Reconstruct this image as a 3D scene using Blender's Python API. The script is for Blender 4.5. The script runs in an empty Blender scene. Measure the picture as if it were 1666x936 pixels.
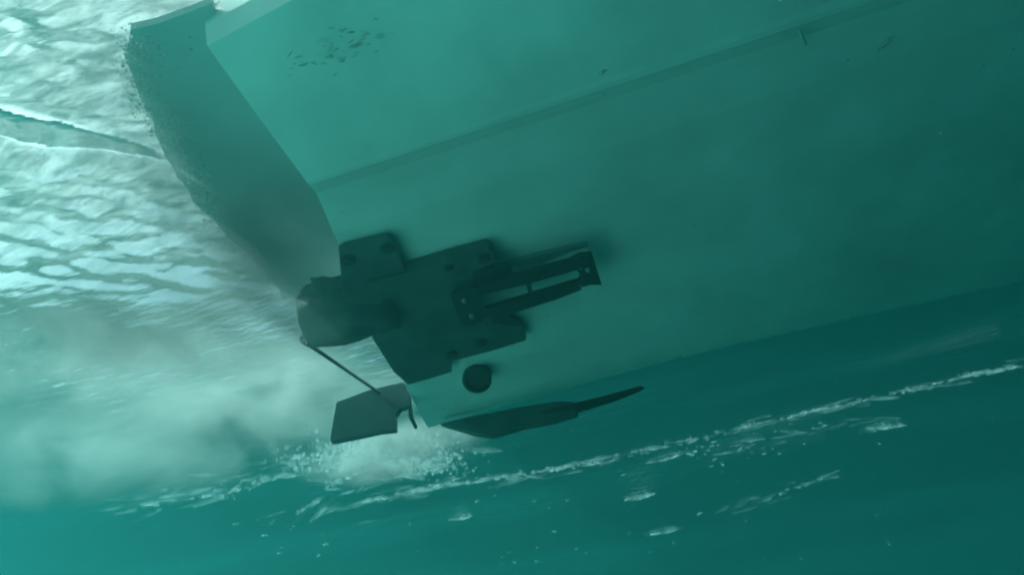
import bpy, bmesh, math, random
from mathutils import Vector, Matrix, noise
random.seed(7)
S = bpy.context.scene
COL = S.collection

# ------------------------------------------------------------------ camera
cam_d = bpy.data.cameras.new('camera')
cam_d.sensor_width = 36
cam_d.lens = 30
cam_d.clip_start = 0.02
cam_d.clip_end = 400
cam = bpy.data.objects.new('camera', cam_d)
COL.objects.link(cam)
cam.matrix_world = Matrix.Translation((0, 0, -2.5)) @ Matrix([[0.951214, 0.287814, 0.111149], [0.260039, -0.553999, -0.790863], [-0.166046, 0.781183, -0.601815]]).to_4x4()
S.camera = cam

# ------------------------------------------------------------------ sky, sun, exposure
SUN_EL, SUN_AZ = math.radians(51), math.radians(178)      # azimuth: counter-clockwise from +x
w = bpy.data.worlds.new('World')
S.world = w
w.use_nodes = True
nt = w.node_tree
sky = nt.nodes.new('ShaderNodeTexSky')
sky.sky_type = 'NISHITA'
sky.sun_disc = False
sky.sun_elevation = SUN_EL
sky.dust_density = 6
sky.sun_rotation = math.radians(90) - SUN_AZ
nt.links.new(sky.outputs[0], nt.nodes['Background'].inputs[0])
nt.nodes['Background'].inputs[1].default_value = 0.05
sd = bpy.data.lights.new('sun', 'SUN')
sd.energy = 5.0
sd.angle = math.radians(0.5)
sd.color = (1.0, 0.96, 0.9)
sun = bpy.data.objects.new('sun', sd)
COL.objects.link(sun)
dirv = Vector((math.cos(SUN_EL) * math.cos(SUN_AZ), math.cos(SUN_EL) * math.sin(SUN_AZ), math.sin(SUN_EL)))
sun.rotation_euler = dirv.to_track_quat('Z', 'Y').to_euler()
sun.location = dirv * 30
S.view_settings.view_transform = 'Standard'
S.view_settings.look = 'None'
S.view_settings.exposure = 2.42
S.view_settings.gamma = 1
c = S.cycles
c.volume_bounces = 3
c.max_bounces = 10
c.diffuse_bounces = 3
c.glossy_bounces = 3
c.transmission_bounces = 6
c.transparent_max_bounces = 16
c.use_denoising = True
c.filter_width = 2.2
c.sample_clamp_indirect = 6
c.volume_step_rate = 1.5

# ------------------------------------------------------------------ helpers
def link(name, me, mat=None, parent=None, smooth=False):
    o = bpy.data.objects.new(name, me)
    COL.objects.link(o)
    if mat: me.materials.append(mat)
    if parent: o.parent = parent
    if smooth:
        for p in me.polygons: p.use_smooth = True
    return o

def sstep(a, b, v):
    t = min(1, max(0, (v - a) / (b - a)))
    return t * t * (3 - 2 * t)

def from_bm(name, bm, mat=None, parent=None, smooth=False, bevel=0):
    bmesh.ops.recalc_face_normals(bm, faces=bm.faces)
    if bevel:
        bmesh.ops.bevel(bm, geom=list(bm.edges), offset=bevel, segments=2, affect='EDGES', profile=0.6)
    me = bpy.data.meshes.new(name)
    bm.to_mesh(me)
    bm.free()
    return link(name, me, mat, parent, smooth)

def prism(bm, outline, axis, lo, hi):
    """outline of 2-d points swept along axis ('z': points are x,y; 'y': points are x,z)"""
    def v3(p, h): return (p[0], p[1], h) if axis == 'z' else (p[0], h, p[1])
    a = [bm.verts.new(v3(p, lo)) for p in outline]
    b = [bm.verts.new(v3(p, hi)) for p in outline]
    n = len(outline)
    bm.faces.new(a); bm.faces.new(b[::-1])
    for i in range(n):
        bm.faces.new((a[i], b[i], b[(i + 1) % n], a[(i + 1) % n]))

def tube(bm, pts, radii, n=14):
    rings = []
    for i, p in enumerate(pts):
        p = Vector(p)
        d = (Vector(pts[min(i + 1, len(pts) - 1)]) - Vector(pts[max(i - 1, 0)])).normalized()
        u = d.cross(Vector((0, 0, 1)))
        if u.length < 0.05: u = d.cross(Vector((0, 1, 0)))
        u.normalize(); v = d.cross(u)
        rings.append([bm.verts.new(p + radii[i] * (u * math.cos(2 * math.pi * k / n) + v * math.sin(2 * math.pi * k / n))) for k in range(n)])
    for r0, r1 in zip(rings, rings[1:]):
        for k in range(n):
            bm.faces.new((r0[k], r0[(k + 1) % n], r1[(k + 1) % n], r1[k]))
    bm.faces.new(rings[0]); bm.faces.new(rings[-1][::-1])

def material(name, col, rough=0.6, var=0.25, scale=6.0, bump=0.1, col2=None, metal=0.0):
    m = bpy.data.materials.new(name)
    m.use_nodes = True
    t = m.node_tree
    b = t.nodes['Principled BSDF']
    b.inputs['Roughness'].default_value = rough
    b.inputs['Metallic'].default_value = metal
    tc = t.nodes.new('ShaderNodeTexCoord')
    n = t.nodes.new('ShaderNodeTexNoise')
    n.inputs['Scale'].default_value = scale
    n.inputs['Detail'].default_value = 6
    t.links.new(tc.outputs['Object'], n.inputs['Vector'])
    r = t.nodes.new('ShaderNodeValToRGB')
    r.color_ramp.elements[0].position = 0.3
    r.color_ramp.elements[1].position = 0.7
    c2 = col2 or tuple(x * (1 - var) for x in col)
    r.color_ramp.elements[0].color = (*c2, 1)
    r.color_ramp.elements[1].color = (*col, 1)
    t.links.new(n.outputs['Fac'], r.inputs['Fac'])
    t.links.new(r.outputs['Color'], b.inputs['Base Color'])
    if bump:
        bp = t.nodes.new('ShaderNodeBump')
        bp.inputs['Strength'].default_value = bump
        bp.inputs['Distance'].default_value = 0.02
        t.links.new(n.outputs['Fac'], bp.inputs['Height'])
        t.links.new(bp.outputs['Normal'], b.inputs['Normal'])
    return m

M_hull = material('grey_hull_paint', (0.80, 0.84, 0.82), 0.55, 0.24, 2.2, 0.05)
M_plat = material('platform_paint', (0.55, 0.59, 0.59), 0.6, 0.15, 3, 0.08)
M_fit = material('grey_fitting', (0.48, 0.51, 0.50), 0.6, 0.2, 9, 0.1)
M_blade = material('grey_blade', (0.22, 0.25, 0.25), 0.6, 0.2, 9, 0.1)
M_deck = material('deck_paint', (0.55, 0.56, 0.55), 0.6, 0.15, 4, 0.1)
M_plate = material('dark_plate_metal', (0.085, 0.10, 0.10), 0.6, 0.45, 7, 0.15)
M_black = material('black_frame_metal', (0.012, 0.013, 0.013), 0.55, 0.4, 14, 0.15)
M_bolt = material('worn_bolt_steel', (0.30, 0.33, 0.32), 0.4, 0.3, 40, 0.1)
M_boltdark = material('dark_bolt_steel', (0.02, 0.022, 0.022), 0.5, 0.3, 40, 0.1)
M_rudder = material('dark_rudder_paint', (0.012, 0.02, 0.024), 0.5, 0.4, 5, 0.1)
M_weed = material('green_weed', (0.74, 0.80, 0.72), 0.8, 0.6, 12, 0.1)
M_bounce_sand = material('bounce_seabed_sand', (0.50, 0.49, 0.43), 0.9, 0.5, 0.4, 0.3)  # pale so the unseen bed throws light up at the hull

def foam_material(name, col, cover, scale, see=0.6):
    m = bpy.data.materials.new(name)
    m.use_nodes = True
    t = m.node_tree; N = t.nodes
    N.remove(N['Principled BSDF'])
    out = N['Material Output']
    d = N.new('ShaderNodeBsdfDiffuse'); d.inputs[0].default_value = (*col, 1)
    tr = N.new('ShaderNodeBsdfTranslucent'); tr.inputs[0].default_value = (*col, 1)
    mx = N.new('ShaderNodeMixShader'); mx.inputs[0].default_value = see
    t.links.new(d.outputs[0], mx.inputs[1]); t.links.new(tr.outputs[0], mx.inputs[2])
    tc = N.new('ShaderNodeTexCoord'); n = N.new('ShaderNodeTexNoise')
    n.inputs['Scale'].default_value = scale; n.inputs['Detail'].default_value = 5
    t.links.new(tc.outputs['Object'], n.inputs['Vector'])
    r = N.new('ShaderNodeMapRange'); r.inputs['From Min'].default_value = 0.40; r.inputs['From Max'].default_value = 0.62
    r.inputs['To Min'].default_value = 0.08; r.inputs['To Max'].default_value = cover
    t.links.new(n.outputs['Fac'], r.inputs['Value'])
    r.inputs['To Min'].default_value = cover * 0.12
    tp = N.new('ShaderNodeBsdfTransparent'); m2 = N.new('ShaderNodeMixShader')
    t.links.new(r.outputs[0], m2.inputs[0]); t.links.new(tp.outputs[0], m2.inputs[1]); t.links.new(mx.outputs[0], m2.inputs[2])
    t.links.new(m2.outputs[0], out.inputs[0])
    return m
M_bub = foam_material('white_bubbles', (0.55, 0.6, 0.6), 0.8, 30, 0.7)
M_wisp = foam_material('thin_foam', (0.5, 0.55, 0.56), 0.11, 7)
M_foam = foam_material('white_foam', (0.42, 0.46, 0.47), 0.45, 16)

# ------------------------------------------------------------------ sea surface
def wave(x, y):
    """height of the sea surface"""
    h = 0.0
    h += 0.034 * math.sin(1.1 * x * 0.35 + 1.15 * y + 0.6)
    h += 0.030 * sstep(4.7, 5.6, y) * sstep(14, 7, y) * (math.sin(4.2 * y - 0.9 * x + 0.5 * math.sin(1.3 * x)) + 0.5 * noise.noise(Vector((x * 0.8, y * 3.0, 6))))
    h += 0.012 * math.sin(2.3 * y - 0.9 * x + 1.0)
    h += 0.036 * noise.noise(Vector((x * 0.7, y * 1.1, 3.1)))
    h += 0.013 * noise.noise(Vector((x * 1.6 + 5, y * 2.6, 1.7)))
    # rougher water in the wash behind the stern
    wk = wash(x, y)
    if wk > 0:
        h += wk * band_height(x, y)
        v_, w_, k_ = band(x, y)
        wk *= 1 - 0.85 * k_ * sstep(0.8, 0.45, abs(v_) / w_)
        q = 0.86 * x + 0.50 * y
        s = -0.50 * x + 0.86 * y
        h += wk * 0.026 * noise.noise(Vector((q * 3.0, s * 7.5, 0.3)))
        h += wk * 0.020 * noise.noise(Vector((q * 6.0, s * 15.0, 4.3)))
        h += wk * 0.018 * noise.noise(Vector((q * 9, s * 24.0, 8.3)))
        h += wk * 0.006 * noise.noise(Vector((q * 20, s * 48.0, 2.3)))
    return h

def wash(x, y):
    """1 in the churned water aft and beside the stern, 0 away from it"""
    aft = sstep(-0.7, -1.05, x)
    lim = y - 0.45 * (x + 1.54)
    return aft * sstep(2.95, 2.45, lim) * sstep(0.15, 0.65, y)

BAND0, BAND1 = Vector((-1.957, 1.520)), Vector((-1.401, 1.969))
BD = BAND1 - BAND0; BL = BD.length; BD.normalize(); BN = Vector((-BD.y, BD.x))
def band(x, y):
    """smooth face of one steep wavelet in the wash: (across, width, strength)"""
    r = Vector((x, y)) - BAND0
    u, v = r.dot(BD), r.dot(BN)
    wd = 0.23 * (1 - 0.8 * sstep(0.25 * BL, BL, u)) + 0.012
    v += 0.035 * noise.noise(Vector((x * 3.5, y * 3.5, 12))) + 0.015 * noise.noise(Vector((x * 11, y * 11, 2)))
    return v, wd, sstep(BL + 0.05, BL - 0.2, u)

def band_height(x, y):
    v, wd, k = band(x, y)
    return k * 0.34 * wd * sstep(-0.5, 0.5, v / wd) * sstep(0.85, 0.52, v / wd)

def foam_amount(x, y):
    a = wash(x, y)
    v, wd, k = band(x, y)
    q = abs(v) / wd
    a *= 1 - 0.5 * sstep(1.9, 2.9, y - 0.45 * (x + 1.54))
    a *= 1 - k * sstep(0.56, 0.42, q)
    return a

def graded(lo, hi, fine_lo, fine_hi, step):
    v = []
    x = fine_lo
    while x <= fine_hi: v.append(x); x += step
    s = step; x = v[-1]
    while x < hi: s *= 1.14; x += s; v.append(min(x, hi))
    s = step; x = v[0]
    while x > lo: s *= 1.14; x -= s; v.insert(0, max(x, lo))
    return v

xs = graded(-55, 55, -3.6, 3.0, 0.018)
ys = graded(-55, 55, 0.6, 6.0, 0.018)
verts, faces, fa = [], [], []
for y in ys:
    for x in xs:
        far = 1 - sstep(8, 25, math.hypot(x, y))
        verts.append((x, y, wave(x, y) * (0.3 + 0.7 * far)))
        fa.append(foam_amount(x, y))
nx = len(xs)
for j in range(len(ys) - 1):
    for i in range(nx - 1):
        a = j * nx + i
        faces.append((a, a + 1, a + nx + 1, a + nx))
me = bpy.data.meshes.new('water')
me.from_pydata(verts, [], faces)
at = me.attributes.new('foam', 'FLOAT', 'POINT')
at.data.foreach_set('value', fa)

def water_material():
    m = bpy.data.materials.new('sea_water')
    m.use_nodes = True
    t = m.node_tree; N = t.nodes; Lk = t.links
    N.remove(N['Principled BSDF'])
    out = N['Material Output']
    tc = N.new('ShaderNodeTexCoord')
    mp = N.new('ShaderNodeMapping')
    mp.inputs['Rotation'].default_value = (0, 0, math.radians(-30))
    mp.inputs['Scale'].default_value = (4.5, 14.0, 3.0)
    Lk.new(tc.outputs['Object'], mp.inputs['Vector'])
    n1 = N.new('ShaderNodeTexNoise'); n1.inputs['Scale'].default_value = 1.0; n1.inputs['Detail'].default_value = 7; n1.inputs['Roughness'].default_value = 0.7
    n1.inputs['Distortion'].default_value = 0.6
    Lk.new(mp.outputs[0], n1.inputs['Vector'])
    n2 = N.new('ShaderNodeTexNoise'); n2.inputs['Scale'].default_value = 9; n2.inputs['Detail'].default_value = 4
    mpb = N.new('ShaderNodeMapping'); mpb.inputs['Rotation'].default_value = (0, 0, math.radians(-30)); mpb.inputs['Scale'].default_value = (0.7, 2.4, 1)
    Lk.new(tc.outputs['Object'], mpb.inputs['Vector']); Lk.new(mpb.outputs[0], n2.inputs['Vector'])
    at = N.new('ShaderNodeAttribute'); at.attribute_name = 'foam'
    # water: fresnel between seeing through and mirror
    bp = N.new('ShaderNodeBump'); bp.inputs['Strength'].default_value = 0.28; bp.inputs['Distance'].default_value = 0.03
    Lk.new(n2.outputs['Fac'], bp.inputs['Height'])
    fr = N.new('ShaderNodeFresnel'); fr.inputs['IOR'].default_value = 1.33
    Lk.new(bp.outputs[0], fr.inputs['Normal'])
    tr = N.new('ShaderNodeBsdfTransparent')
    gl = N.new('ShaderNodeBsdfGlossy'); gl.inputs['Roughness'].default_value = 0.06
    Lk.new(bp.outputs[0], gl.inputs['Normal'])
    mw = N.new('ShaderNodeMixShader')
    Lk.new(fr.outputs[0], mw.inputs[0]); Lk.new(tr.outputs[0], mw.inputs[1]); Lk.new(gl.outputs[0], mw.inputs[2])
    # foam
    d = N.new('ShaderNodeBsdfDiffuse'); d.inputs[0].default_value = (.55,.6,.59,1)
    tl = N.new('ShaderNodeBsdfTranslucent'); tl.inputs[0].default_value = (.2,.22,.23,1)
    mf = N.new('ShaderNodeMixShader'); mf.inputs[0].default_value = 0.65
    Lk.new(d.outputs[0], mf.inputs[1]); Lk.new(tl.outputs[0], mf.inputs[2])
    mr = N.new('ShaderNodeMapRange'); mr.interpolation_type = 'SMOOTHSTEP'
    mr.inputs['From Min'].default_value = 0.36; mr.inputs['From Max'].default_value = 0.54; mr.inputs['To Min'].default_value = 0.68
    Lk.new(n1.outputs['Fac'], mr.inputs['Value'])
    mp2 = N.new('ShaderNodeMapping'); mp2.inputs['Rotation'].default_value = (0, 0, math.radians(-30)); mp2.inputs['Scale'].default_value = (7, 26, 6)
    Lk.new(tc.outputs['Object'], mp2.inputs['Vector'])
    n3 = N.new('ShaderNodeTexNoise'); n3.inputs['Scale'].default_value = 1; n3.inputs['Detail'].default_value = 6; n3.inputs['Roughness'].default_value = 0.7; n3.inputs['Distortion'].default_value = 0.5
    Lk.new(mp2.outputs[0], n3.inputs['Vector'])
    c3 = N.new('ShaderNodeValToRGB'); c3.color_ramp.elements[0].position = 0.38; c3.color_ramp.elements[1].position = 0.62
    c3.color_ramp.elements[0].color = (.05, .055, .055, 1); c3.color_ramp.elements[1].color = (.175, .175, .173, 1)
    Lk.new(n3.outputs['Fac'], c3.inputs['Fac']); Lk.new(c3.outputs[0], tl.inputs[0])
    mu = N.new('ShaderNodeMath'); mu.operation = 'MULTIPLY'
    Lk.new(mr.outputs[0], mu.inputs[0]); Lk.new(at.outputs['Fac'], mu.inputs[1])
    mx = N.new('ShaderNodeMixShader')
    Lk.new(mu.outputs[0], mx.inputs[0]); Lk.new(mw.outputs[0], mx.inputs[1]); Lk.new(mf.outputs[0], mx.inputs[2])
    Lk.new(mx.outputs[0], out.inputs[0])
    return m
sea = link('water', me, water_material(), None, True)
sea['kind'] = 'structure'
sea['label'] = 'rippled sea surface seen from below'

bm = bmesh.new()  # unseen shallow bed, added to bounce sunlight onto the hull bottom
bmesh.ops.create_grid(bm, x_segments=110, y_segments=110, size=55)
for v in bm.verts:
    v.co.z = -3.15 - 13 * max(sstep(-1.5, 2.3, v.co.x + 0.15 * v.co.y), sstep(3.0, 11.0, v.co.y)) + 0.5 * noise.noise(v.co * 0.12)  # drops away right and far so the bounced light fades there
bed = from_bm('bounce_seabed', bm, M_bounce_sand, None, True)
bed['kind'] = 'structure'

# ------------------------------------------------------------------ boat
boat = bpy.data.objects.new('boat', None)
COL.objects.link(boat)
boat['label'] = 'pale hulled boat seen from underneath with dark metal fittings and rudder at its stern'
boat['category'] = 'boat'

# hull: sections (y, z) from near gunwale round the bottom to the far gunwale
SEC = [(1.34, 0.36), (1.41, 0.05), (1.40, -0.10), (1.415, -0.19), (1.66, -0.305), (1.86, -0.393), (1.875, -0.402), (1.888, -0.404), (1.95, -0.386), (2.02, -0.390),
       (2.14, -0.412), (2.60, -0.435), (3.2, -0.447), (3.48, -0.446), (3.58, -0.436), (3.65, -0.415), (3.71, -0.375), (3.75, -0.30), (3.86, 0.05), (3.95, 0.36)]
YM = 2.62
LEN = 15.0
stations = []
X0 = -0.86
NS = 60
for i in range(NS + 1):
    u = i / NS
    x = X0 + LEN * u * (0.4 + 0.6 * u)
    d = x - X0
    bow = 1.0 if d < 6.5 else max(0.02, 1 - ((d - 6.5) / (LEN - 6.5)) ** 1.8)      # narrowing bow
    flare_n = 0.18 * min(d, 1.0) + 3.0 * sstep(0.3, 5.5, d)         # near side swells forward, widened out of view to shade the right
    flare_f = 0.30 * sstep(0.5, 4.0, d)
    rise = 0 if d < 7 else 0.30 * ((d - 7) / 8) ** 2                                 # keel rising forward
    row = []
    for y, z in SEC:
        yy = y - flare_n * sstep(1.90, 1.40, y) + flare_f * sstep(2.4, 3.6, y)
        yy = YM + (yy - YM) * bow
        zz = z + (rise if z < 0 else 0)
        xx = x
        if i < 8: xx -= 0.22 * max(0, 1.9 - yy) * (1 - i / 8)
        if i < 8: xx = xx - 0.12 * max(0, yy - 1.9) * (1 - i / 8)               # stern edge runs slightly aft across the beam
        row.append((xx, yy, min(zz, 0.36)))
    stations.append(row)
bm = bmesh.new()
R_ = [[bm.verts.new(p) for p in row] for row in stations]
for a, b in zip(R_, R_[1:]):
    for k in range(len(SEC) - 1):
        bm.faces.new((a[k], b[k], b[k + 1], a[k + 1]))
T_ = [bm.verts.new((v.co.x, v.co.y, 0.361)) for v in R_[0]]
for k in range(len(SEC) - 1): bm.faces.new((R_[0][k], R_[0][k + 1], T_[k + 1], T_[k]))
bm.faces.new(R_[-1][::-1])
hull = from_bm('hull', bm, M_hull, boat)
hull['label'] = 'pale grey hull bottom with a long step along it'
bm = bmesh.new()
prism(bm, [(r[0][0], r[0][1] + 0.01) for r in stations] + [(r[-1][0], r[-1][1] - 0.01) for r in stations[::-1]], 'z', 0.362, 0.385)
from_bm('deck', bm, M_deck, boat)

# platform aft of the stern edge
bm = bmesh.new()
PO = [(-0.975, 1.511), (-0.921, 1.357), (-1.018, 1.360), (-1.113, 1.360), (-1.197, 1.350), (-1.272, 1.437), (-1.348, 1.667), (-1.386, 1.954), (-1.431, 2.290), (-1.412, 2.607), (-1.346, 2.916), (-1.073, 2.879), (-0.838, 2.153), (-0.822, 1.714)]
PL = []
for i, p in enumerate(PO):
    q = PO[(i + 1) % len(PO)]
    for k in range(8):
        x = p[0] + (q[0] - p[0]) * k / 8; y = p[1] + (q[1] - p[1]) * k / 8
        w_ = 0.045 * noise.noise(Vector((x * 4, y * 4, 2))) + 0.02 * noise.noise(Vector((x * 13, y * 13, 5)))
        PL.append((x + (w_ if 5 < i < 11 else 0), y))
prism(bm, PL, 'z', -0.07, -0.035)
pf = from_bm('stern_platform', bm, M_plat, boat)

ZH = -0.432
def bolt(parent, x, y, z, r=0.016, m=None, h=0.014):
    bm = bmesh.new()
    tube(bm, [(x, y, z + 0.004), (x, y, z - 0.005), (x, y, z - 0.0052), (x, y, z - h)], [r * 1.5, r * 1.5, r, r * 0.92], 8)
    return from_bm('bolt', bm, m or M_boltdark, parent)

# plates bolted under the stern
bm = bmesh.new()
prism(bm, [(-0.895, 2.191), (-0.872, 2.184), (-0.714, 2.199), (-0.702, 2.216), (-0.714, 2.400), (-0.793, 2.459), (-0.952, 2.596), (-1.004, 2.478)], 'z', -0.47, -0.42)
p1 = from_bm('stern_plate', bm, M_plate, boat, bevel=0.004)
for p in [(-0.725, 2.227, -0.470), (-0.875, 2.228, -0.470)]: bolt(p1, *p, r=0.020)
bm = bmesh.new()
prism(bm, [(-0.726, 2.378), (-0.550, 2.379), (-0.390, 2.389), (-0.380, 2.414), (-0.387, 2.489), (-0.443, 2.535), (-0.524, 2.621), (-0.518, 2.770), (-0.405, 2.918), (-0.406, 3.014), (-0.418, 3.038), (-0.572, 3.042), (-0.751, 3.032), (-0.778, 3.112), (-0.880, 3.115), (-0.983, 3.113), (-1.001, 2.982), (-0.982, 2.690), (-1.037, 2.550), (-1.021, 2.447), (-0.855, 2.364)], 'z', -0.485, -0.425)
p2 = from_bm('mounting_plate', bm, M_plate, boat, bevel=0.004)
for p in [(-0.419, 2.425, -0.485), (-0.733, 2.978, -0.485), (-0.593, 2.956, -0.485)]: bolt(p2, *p, r=0.018)
bolt(p2, *(-0.557, 2.415, -0.485), r=0.012)

# slotted frame: two end blocks, two rails and a cross bar that butt together
bm = bmesh.new()
FZ0, FZ1 = -0.535, -0.515
def quadprism(bm, q): prism(bm, q, 'z', FZ0, FZ1)
quadprism(bm, [(-0.592, 2.531), (-0.573, 2.515), (-0.496, 2.509), (-0.481, 2.529), (-0.485, 2.574), (-0.494, 2.671), (-0.493, 2.722), (-0.555, 2.745), (-0.595, 2.741), (-0.615, 2.721)])
quadprism(bm, [(-0.481, 2.529), (-0.430, 2.514), (-0.281, 2.524), (-0.117, 2.531), (-0.108, 2.596), (-0.289, 2.591), (-0.308, 2.590), (-0.485, 2.574)])
quadprism(bm, [(-0.117, 2.531), (-0.080, 2.518), (-0.033, 2.534), (-0.034, 2.735), (-0.078, 2.713), (-0.113, 2.712), (-0.111, 2.670), (-0.098, 2.639), (-0.108, 2.596)])
quadprism(bm, [(-0.494, 2.671), (-0.317, 2.671), (-0.301, 2.670), (-0.111, 2.670), (-0.116, 2.728), (-0.223, 2.743), (-0.330, 2.745), (-0.429, 2.747), (-0.496, 2.730)])
quadprism(bm, [(-0.308, 2.590), (-0.289, 2.591), (-0.301, 2.670), (-0.317, 2.671)])
fr = from_bm('slotted_frame', bm, M_black, boat)
fr['label'] = 'black two slot frame with blunt ends under the mounting plate'
for p in [(-0.553, 2.569, -0.535), (-0.557, 2.678, -0.535)]: bolt(fr, *p, r=0.007, m=M_bolt)
bolt(fr, *(-0.067, 2.609, -0.535), r=0.007, m=M_bolt)
for q in ([(-0.585, 2.599), (-0.506, 2.588), (-0.522, 2.723), (-0.580, 2.743)],):
    bm = bmesh.new()
    prism(bm, q, 'z', -0.5155, -0.43)
    from_bm('spacer', bm, M_black, fr)

# block, thin blade and pointed bracket between plate and frame
bm = bmesh.new()
prism(bm, [(-0.489, 2.484), (-0.407, 2.469), (-0.338, 2.483), (-0.342, 2.551), (-0.436, 2.569), (-0.497, 2.564)], 'z', -0.505, -0.482)
from_bm('mounting_block', bm, M_black, boat, bevel=0.004)
bm = bmesh.new()
prism(bm, [(-0.346, 2.546), (-0.222, 2.547), (-0.114, 2.557), (-0.043, 2.572), (-0.040, 2.581), (-0.119, 2.582), (-0.224, 2.603), (-0.350, 2.636)], 'z', -0.452, -0.425)
bl = from_bm('side_blade', bm, M_blade, boat)
bl['label'] = 'faint thin grey blade above the slotted frame'
bm = bmesh.new()
prism(bm, [(-0.489, 2.742), (-0.442, 2.777), (-0.390, 2.857), (-0.395, 2.884), (-0.426, 2.872), (-0.509, 2.807)], 'z', -0.513, -0.482)
from_bm('pointed_bracket', bm, M_black, boat, bevel=0.004)

# jet nozzle aft of the plates
bm = bmesh.new()
tube(bm, [(-0.838, 2.580, -0.430), (-0.908, 2.561, -0.430), (-0.972, 2.560, -0.420), (-1.021, 2.552, -0.420), (-1.069, 2.560, -0.410), (-1.112, 2.550, -0.410), (-1.154, 2.537, -0.410), (-1.180, 2.528, -0.410), (-1.197, 2.523, -0.410)], [0.11, 0.12, 0.125, 0.13, 0.135, 0.135, 0.13, 0.115, 0.09], 28)
for v in bm.verts:
    v.co += Vector((noise.noise(v.co * 13), noise.noise(v.co * 13 + Vector((7, 0, 0))), noise.noise(v.co * 13 + Vector((0, 7, 0))))) * 0.045
from_bm('jet_nozzle', bm, M_plate, boat, True)
bm = bmesh.new()
tube(bm, [(-1.194, 2.550, -0.534), (-1.191, 2.900, -0.450), (-1.167, 3.250, -0.394)], [0.008, 0.008, 0.008], 8)
from_bm('steering_rod', bm, M_black, boat, True)

# round outlet in its pale pad
bm = bmesh.new()
ox, oy, oz = (-0.693, 3.223, -0.450)
n = 28
oz = -0.478
tl = math.radians(34)
def ring(r, h):
    out = []
    for k in range(n):
        u, v = r * math.cos(2 * math.pi * k / n), r * math.sin(2 * math.pi * k / n)
        out.append(bm.verts.new((ox + u, oy + v * math.cos(tl) - h * math.sin(tl), oz - v * math.sin(tl) - h * math.cos(tl))))
    return out
rs = [ring(0.066, -0.03), ring(0.066, 0.03), ring(0.055, 0.032), ring(0.050, 0.012)]
for a, b in zip(rs, rs[1:]):
    for k in range(n): bm.faces.new((a[k], a[(k + 1) % n], b[(k + 1) % n], b[k]))
bm.faces.new(rs[-1])
from_bm('outlet', bm, M_black, boat)

# rudder, its stock and the long fin under the far side
bm = bmesh.new()
prism(bm, [(-1.394, -0.363), (-1.231, -0.348), (-1.062, -0.358), (-1.037, -0.380), (-1.036, -0.499), (-1.084, -0.497), (-1.108, -0.522), (-1.115, -0.600), (-1.194, -0.585), (-1.322, -0.575), (-1.428, -0.565), (-1.433, -0.545)], 'y', 3.265, 3.30)
from_bm('rudder', bm, M_rudder, boat, bevel=0.005)
bm = bmesh.new()
tube(bm, [(-1.041, 3.280, -0.392), (-1.038, 3.280, -0.453), (-1.039, 3.280, -0.550), (-1.021, 3.280, -0.610)], [0.012, 0.010, 0.010, 0.008], 8)
from_bm('rudder_stock', bm, M_rudder, boat, True)
bm = bmesh.new()
prism(bm, [(-0.983, -0.474), (-0.845, -0.480), (-0.723, -0.494), (-0.570, -0.508), (-0.392, -0.534), (-0.322, -0.559), (-0.319, -0.587), (-0.322, -0.626), (-0.442, -0.628), (-0.590, -0.615), (-0.742, -0.615), (-0.828, -0.575)], 'y', 3.535, 3.575)
from_bm('side_fin', bm, M_plate, boat, bevel=0.006)
bm = bmesh.new()
tube(bm, [(-0.492, 3.555, -0.570), (-0.359, 3.555, -0.585), (-0.164, 3.555, -0.586), (-0.009, 3.555, -0.579), (0.009, 3.555, -0.579)], [0.022, 0.026, 0.020, 0.012, 0.006], 12)
from_bm('propeller_shaft', bm, M_black, boat, True)

# small dark fittings on the bottom far forward
for q in ([(0.794, 1.905, -0.410), (0.811, 1.966, -0.410)], [(1.048, 2.084, -0.410), (1.086, 2.064, -0.410)]):
    bm = bmesh.new()
    tube(bm, [(*q[0][:2], -0.41), (*q[1][:2], -0.41)], [0.004, 0.006], 8)
    from_bm('hull_fitting', bm, M_fit, boat)

from mathutils.bvhtree import BVHTree
tree = BVHTree.FromPolygons([v.co.copy() for v in hull.data.vertices], [tuple(p.vertices) for p in hull.data.polygons])
# tufts of weed on the near chine
bm = bmesh.new()
for k in range(55):
    px = random.gauss(0.5, 0.36); py = random.gauss(0.45, 0.25)
    A, B_, C_, D_ = [Vector(p) for p in [(-0.765, 1.492, -0.200), (-0.435, 1.460, -0.200), (-0.472, 1.575, -0.200), (-0.693, 1.579, -0.200)]]
    p = (A * (1 - px) + B_ * px) * (1 - py) + (D_ * (1 - px) + C_ * px) * py
    hit = tree.ray_cast(Vector((p.x, p.y, -3)), Vector((0, 0, 1)))
    if hit[0] is None: continue
    zs = hit[0].z
    a = random.uniform(-0.6, 0.9); L = random.uniform(0.006, 0.020); h = random.uniform(0.002, 0.006)
    u = Vector((math.cos(a), math.sin(a), random.uniform(-0.3, 0.3))) * L
    v = Vector((-u.y, u.x, 0)).normalized() * L * random.uniform(0.08, 0.22)
    o = Vector((p.x, p.y, zs - h))
    vs = [bm.verts.new(o + q) for q in (-u, v, u, -v)]
    top = bm.verts.new(o + Vector((0, 0, h)))
    bm.faces.new(vs)
    for i in range(4): bm.faces.new((vs[i], vs[(i + 1) % 4], top))
wd = from_bm('weed_growth', bm, M_weed, boat)
wd['kind'] = 'stuff'
wd['label'] = 'patch of green weed tufts growing near the waterline'

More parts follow.
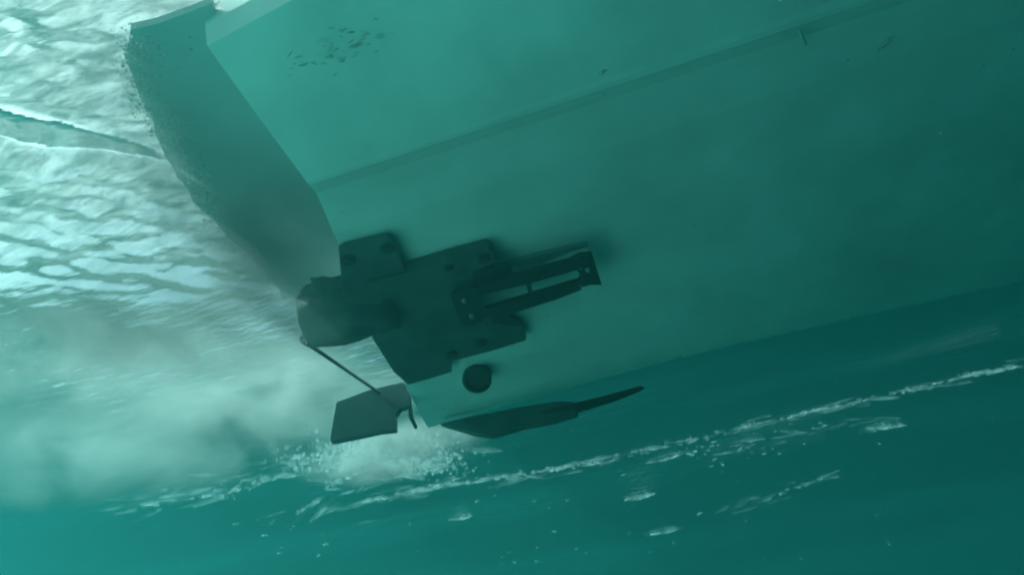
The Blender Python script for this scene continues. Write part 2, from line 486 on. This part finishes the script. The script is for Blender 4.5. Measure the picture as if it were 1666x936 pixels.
# ------------------------------------------------------------------ foam on the surface
def fleck(bm, x, y, lx, ly, ang, thick, n=9):
    ca, sa = math.cos(ang), math.sin(ang)
    z0 = wave(x, y)
    ring = []
    for k in range(n):
        t = 2 * math.pi * k / n
        r = random.uniform(0.55, 1.15)
        u, v = lx * r * math.cos(t), ly * r * math.sin(t)
        X, Y = x + u * ca - v * sa, y + u * sa + v * ca
        ring.append(bm.verts.new((X, Y, wave(X, Y) - 0.004)))
    lowv = bm.verts.new((x + random.uniform(-.3, .3) * lx, y + random.uniform(-.3, .3) * ly, z0 - thick))
    top = bm.verts.new((x, y, z0 + 0.01))
    for k in range(n):
        bm.faces.new((ring[k], ring[(k + 1) % n], lowv))
        bm.faces.new((ring[(k + 1) % n], ring[k], top))

def streak(bm, p0, p1, n, spread, lx, ly, bend=0.0, dens=0.85, size=1.0):
    p0, p1 = Vector(p0[:2]), Vector(p1[:2])
    d = p1 - p0; nn = Vector((-d.y, d.x)).normalized(); ang = math.atan2(d.y, d.x)
    seed = random.random() * 50
    for k in range(int(n * dens)):
        t = random.random()
        if noise.noise(Vector((t * d.length * 5.0, seed, 0))) < random.uniform(-0.5, 0.3): continue
        q = p0 + d * t + nn * (random.gauss(0, spread) + bend * math.sin(math.pi * t) + 0.05 * noise.noise(Vector((t * d.length * 2.2, seed, 9))))
        s = random.uniform(0.4, 1.3)
        s *= size
        fleck(bm, q.x, q.y, lx * s, ly * 0.6 * s * random.uniform(0.5, 1.3), ang + random.gauss(0, 0.25), random.uniform(0.004, 0.015))

bm = bmesh.new()
for a, b, n, sp, lx, ly in [
    ((-2.018, 5.099, 0.000), (-1.022, 5.286, 0.000), 110, 0.015, 0.06, 0.018),
    ((-1.022, 5.286, 0.000), (-0.447, 5.462, 0.000), 60, 0.02, 0.05, 0.014),
    ((-0.492, 5.464, 0.000), (0.538, 5.599, -0.000), 50, 0.03, 0.05, 0.012),
    ((0.539, 5.570, 0.000), (1.265, 5.693, 0.000), 110, 0.016, 0.055, 0.014),
    ((1.265, 5.693, 0.000), (1.902, 5.742, 0.000), 40, 0.02, 0.05, 0.012),
    ((1.902, 5.742, 0.000), (2.478, 5.830, 0.000), 70, 0.015, 0.06, 0.014),
    ((0.719, 7.061, 0.000), (1.223, 6.917, 0.000), 26, 0.02, 0.045, 0.012),
    ((-3.138, 4.299, 0.000), (-2.702, 4.404, 0.000), 34, 0.02, 0.05, 0.016),
    ((-2.702, 4.404, 0.000), (-2.119, 4.313, 0.000), 60, 0.06, 0.05, 0.016),
    ((-2.465, 5.004, 0.000), (-2.238, 4.903, 0.000), 26, 0.02, 0.03, 0.012),
    ((-2.128, 4.760, 0.000), (-1.796, 4.679, 0.000), 34, 0.04, 0.04, 0.014),
    ((-1.796, 4.679, 0.000), (-1.326, 5.002, 0.000), 34, 0.05, 0.04, 0.014)]:
    streak(bm, a, b, n, sp * 0.8, lx, ly, 0, 2.2, 0.42)
# churned patch under the rudder
A, B_, C_, D_ = [Vector(p) for p in [(-2.132, 4.258, 0.000), (-1.754, 4.209, 0.000), (-1.348, 4.472, 0.000), (-1.256, 5.050, 0.000)]]
for k in range(1100):
    u, v = random.random(), random.random() ** 1.2
    p = (A * (1 - u) + D_ * u) * (1 - v) + (B_ * (1 - u) + C_ * u) * v
    s = random.uniform(0.3, 1.3)
    fleck(bm, p.x + random.gauss(0, .11), p.y + random.gauss(0, .11), 0.014 * s, 0.0055 * s, random.gauss(0.1, 0.5), random.uniform(0.005, 0.02), 7)
# thin lace beside the long streak on the right
A, B_, C_, D_ = [Vector(p) for p in [(0.092, 5.694, 0.000), (1.312, 5.780, 0.000), (1.109, 6.315, 0.000), (0.488, 6.557, 0.000)]]
for k in range(36):
    u, v = random.random(), random.random() ** 2
    p = (A * (1 - u) + B_ * u) * (1 - v) + (D_ * (1 - u) + C_ * u) * v
    s = random.uniform(0.2, 0.8)
    fleck(bm, p.x, p.y, 0.034 * s, 0.008 * s, random.gauss(0.1, 0.8), random.uniform(0.003, 0.01), 6)
# scattered specks
for k in range(50):
    px = random.random(); py = random.random()
    A, B_, C_, D_ = [Vector(p) for p in [(-2.992, 4.748, 0.000), (1.679, 6.518, 0.000), (2.297, 9.752, 0.000), (-3.526, 5.396, 0.000)]]
    p = (A * (1 - px) + B_ * px) * (1 - py) + (D_ * (1 - px) + C_ * px) * py
    s = random.uniform(0.1, 0.6)
    fleck(bm, p.x, p.y, 0.05 * s, 0.009 * s, random.gauss(0.1, 0.4), 0.004, 6)
fo = from_bm('sea_foam', bm, M_foam)
fo['kind'] = 'stuff'
fo['label'] = 'thin broken lines of white foam along the far waterline'

bm = bmesh.new()
for a, b, n, sp, lx, ly, bend in [
    ((-2.134, 5.060, 0.000), (-0.405, 5.469, 0.000), 60, 0.05, 0.16, 0.035, 0),
    ((-0.492, 5.464, 0.000), (1.395, 5.734, 0.000), 60, 0.06, 0.15, 0.03, 0),
    ((1.308, 5.700, 0.000), (2.525, 5.840, 0.000), 34, 0.05, 0.15, 0.03, 0),
    ((0.428, 5.973, 0.000), (1.695, 6.201, 0.000), 30, 0.16, 0.14, 0.03, 0),
    ((-3.326, 4.268, 0.000), (-2.042, 4.318, 0.000), 70, 0.10, 0.15, 0.04, 0),
    ((-2.132, 4.258, 0.000), (-1.242, 5.007, 0.000), 90, 0.14, 0.13, 0.05, 0),
    ((0.357, 7.082, 0.000), (1.272, 6.912, 0.000), 22, 0.05, 0.12, 0.025, 0),
    ((-2.760, 5.050, 0.000), (-1.815, 4.929, 0.000), 26, 0.10, 0.12, 0.03, 0)]:
    streak(bm, a, b, n, sp, lx, ly, bend)
wi = from_bm('thin_foam', bm, M_wisp, smooth=True)
wi['kind'] = 'stuff'
wi['label'] = 'thin milky foam veils spread round the brighter foam lines'

def patch(p, lx, ly, ang, label, peak=0.0):
    """one lens of foam: a ragged spindle outline, thin at the ends and thicker in the middle"""
    bm = bmesh.new()
    n = 26
    ca, sa = math.cos(ang), math.sin(ang)
    rings = []
    for f, dz in ((1.0, 0.004), (0.62, 0.014), (0.25, 0.022)):
        ring = []
        for k in range(n):
            t = 2 * math.pi * k / n
            r = random.uniform(0.75, 1.1) * f
            u = lx * r * math.cos(t); v = ly * r * math.sin(t) * (1 - 0.55 * abs(math.cos(t)))
            if peak and 0 < math.sin(t): v += peak * f * max(0, 1 - abs(u + 0.3 * lx) / (0.25 * lx))
            X, Y = p[0] + u * ca - v * sa, p[1] + u * sa + v * ca
            ring.append(bm.verts.new((X, Y, wave(X, Y) - dz)))
        rings.append(ring)
    for a, b in zip(rings, rings[1:]):
        for k in range(n): bm.faces.new((a[k], a[(k + 1) % n], b[(k + 1) % n], b[k]))
    bm.faces.new(rings[-1])
    top = bm.verts.new((p[0], p[1], wave(p[0], p[1]) + 0.012))
    for k in range(n): bm.faces.new((rings[0][(k + 1) % n], rings[0][k], top))
    o = from_bm('foam_patch', bm, M_foam, smooth=True)
    o['label'] = label; o['category'] = 'foam'; o['group'] = 'foam patches floating on the water below the boat'
patch((-1.551, 5.824, 0.000), 0.10, 0.045, 0.10, 'compact white foam patch floating left of the others below the rudder')
patch((-0.178, 7.083, 0.000), 0.17, 0.05, 0.22, 'long pale foam patch lowest on the water, beneath the peaked one')
patch((-0.270, 6.406, 0.000), 0.14, 0.05, 0.15, 'peaked faint foam patch with a small tip pointing up', -0.16)
patch((1.623, 6.305, 0.000), 0.19, 0.05, 0.40, 'slanting foam patch on the right, below the long foam line')
patch((0.018, 5.754, 0.000), 0.15, 0.030, 0.06, 'thin flat foam patch just under the middle of the long foam line')

# ------------------------------------------------------------------ bubbles at the edge of the wash, drifting specks
def bub(bm, p, r):
    vs = [bm.verts.new(Vector(p) + Vector(q) * r * random.uniform(.8, 1.2)) for q in ((1,0,0),(0,1,0),(-1,0,0),(0,-1,0),(0,0,1),(0,0,-1))]
    for i in range(4):
        bm.faces.new((vs[i], vs[(i + 1) % 4], vs[4])); bm.faces.new((vs[(i + 1) % 4], vs[i], vs[5]))
bm = bmesh.new()
edge = [(-1.205, 1.353, -0.100), (-1.259, 1.431, -0.100), (-1.328, 1.590, -0.100), (-1.329, 1.722, -0.100), (-1.329, 1.865, -0.100), (-1.389, 2.044, -0.100), (-1.396, 2.231, -0.100), (-1.387, 2.357, -0.100), (-1.406, 2.569, -0.100), (-1.400, 2.667, -0.100)]
for k in range(5200):
    i = random.random() * (len(edge) - 1); j = int(i)
    p = Vector(edge[j]).lerp(Vector(edge[j + 1]), i - j)
    cl = noise.noise(Vector((i * 2.2, 0, 5)))
    s = abs(random.gauss(0, 1)) * (0.03 + 0.09 * max(0, cl))
    p += Vector((s + random.gauss(-.01, .012), s * 0.35 + random.gauss(0, .03), random.uniform(-0.06, 0.06)))
    bub(bm, p, random.choice((0.0015, 0.002, 0.002, 0.003, 0.003, 0.006)))
ab = from_bm('air_bubbles', bm, M_bub)
ab['kind'] = 'stuff'
bm = bmesh.new()
for p, r in (((0.151, 1.651, -0.600), 0.009), ((0.159, 1.647, -0.600), 0.007), ((0.143, 1.654, -0.600), 0.005), ((0.186, 3.163, -0.700), 0.010), ((0.173, 3.161, -0.700), 0.007), ((0.576, 3.202, -0.700), 0.006)):
    bub(bm, p, r)
for k in range(600):
    bub(bm, (random.uniform(-3, 2.5), random.uniform(0.9, 3.6), random.uniform(-2.6, -0.6)), random.choice((0.001, 0.0012, 0.0015, 0.0025)))
ds = from_bm('drifting_specks', bm, M_bub)
ds['kind'] = 'stuff'

# ------------------------------------------------------------------ clouds of fine bubbles in the wake
def bubble_volume(name, loc, size, rotz, dens, seed, label):
    bm = bmesh.new()
    bmesh.ops.create_icosphere(bm, subdivisions=3, radius=1.0)
    o = from_bm(name, bm)
    o.location = loc; o.scale = size; o.rotation_euler = (0, 0, rotz)
    m = bpy.data.materials.new(name)
    m.use_nodes = True
    t = m.node_tree; N = t.nodes; Lk = t.links
    N.remove(N['Principled BSDF'])
    tc = N.new('ShaderNodeTexCoord')
    ln = N.new('ShaderNodeVectorMath'); ln.operation = 'LENGTH'
    Lk.new(tc.outputs['Object'], ln.inputs[0])
    fo = N.new('ShaderNodeMapRange'); fo.interpolation_type = 'SMOOTHSTEP'
    fo.inputs['From Min'].default_value = 1.0; fo.inputs['From Max'].default_value = 0.25
    Lk.new(ln.outputs['Value'], fo.inputs['Value'])
    mp = N.new('ShaderNodeMapping'); mp.inputs['Location'].default_value = (seed, seed * 2, 0); mp.inputs['Scale'].default_value = (size[0] * 2.2, size[1] * 3.4, size[2] * 3.4)
    Lk.new(tc.outputs['Object'], mp.inputs['Vector'])
    n = N.new('ShaderNodeTexNoise'); n.inputs['Scale'].default_value = 1; n.inputs['Detail'].default_value = 7; n.inputs['Roughness'].default_value = .62; n.inputs['Distortion'].default_value = 0.7
    Lk.new(mp.outputs[0], n.inputs['Vector'])
    nr = N.new('ShaderNodeMapRange'); nr.inputs['From Min'].default_value = 0.42; nr.inputs['From Max'].default_value = 0.62
    Lk.new(n.outputs['Fac'], nr.inputs['Value'])
    mu = N.new('ShaderNodeMath'); mu.operation = 'MULTIPLY'; Lk.new(fo.outputs[0], mu.inputs[0]); Lk.new(nr.outputs[0], mu.inputs[1])
    m2 = N.new('ShaderNodeMath'); m2.operation = 'MULTIPLY'; m2.inputs[1].default_value = dens; Lk.new(mu.outputs[0], m2.inputs[0])
    pv = N.new('ShaderNodeVolumePrincipled')
    pv.inputs['Color'].default_value = (.38, .37, .36, 1)
    pv.inputs['Anisotropy'].default_value = 0.2
    Lk.new(m2.outputs[0], pv.inputs['Density'])
    Lk.new(pv.outputs[0], N['Material Output'].inputs['Volume'])
    o.data.materials.append(m)
    o['kind'] = 'stuff'; o['label'] = label
bubble_volume('bubble_cloud', (-1.661, 2.312, -0.420), (1.20, 0.46, 0.22), 0.22, 7.5, 3.0, 'hazy white cloud of fine bubbles behind the jet nozzle')
bubble_volume('bubble_cloud', (-2.238, 3.347, -0.250), (1.40, 0.55, 0.24), 0.15, 3.2, 8.0, 'hazy white cloud of fine bubbles trailing behind the rudder')
bubble_volume('bubble_cloud', (-1.780, 3.209, -0.220), (0.62, 0.32, 0.18), 0.1, 6.5, 5.0, 'bright knot of fine bubbles just aft of the steering rod')
bubble_volume('bubble_cloud', (-2.247, 2.662, -0.300), (1.9, 0.80, 0.26), 0.15, 1.3, 1.0, 'broad thin veil of bubbles filling the wake aft of the boat')
bubble_volume('bubble_cloud', (-1.295, 1.966, -0.270), (0.26, 0.95, 0.16), 0.12, 8.0, 6.0, 'thin veil of bubbles along the edge of the stern platform')
bubble_volume('bubble_cloud', (-1.232, 2.322, -0.360), (0.24, 0.42, 0.16), 0.15, 7.0, 13.0, 'soft bubble haze where the stern platform meets the jet nozzle')
bubble_volume('bubble_cloud', (-1.048, 2.232, -0.620), (0.18, 0.30, 0.13), 0.0, 11.0, 2.0, 'small murky bubble cloud round the tail of the jet nozzle')
bubble_volume('bubble_cloud', (-1.416, 4.083, -0.250), (0.62, 0.30, 0.15), 0.1, 14.0, 9.0, 'pale bubble haze under the rudder tip')

# ------------------------------------------------------------------ the murky sea water itself
bm = bmesh.new()
bmesh.ops.create_cube(bm, size=1)
hz = from_bm('haze', bm)
hz.scale = (120, 120, 20)
hz.location = (0, 0, 0.5 - 20 / 2)
hz['kind'] = 'stuff'
m = bpy.data.materials.new('murky_water')
m.use_nodes = True
t = m.node_tree
t.nodes.remove(t.nodes['Principled BSDF'])
pv = t.nodes.new('ShaderNodeVolumePrincipled')
pv.inputs['Density'].default_value = 0.31
pv.inputs['Color'].default_value = (0.009, 0.059, 0.056, 1)
pv.inputs['Absorption Color'].default_value = (0.05, 0.50, 0.50, 1)
pv.inputs['Anisotropy'].default_value = 0.58
t.links.new(pv.outputs[0], t.nodes['Material Output'].inputs['Volume'])
hz.data.materials.append(m)
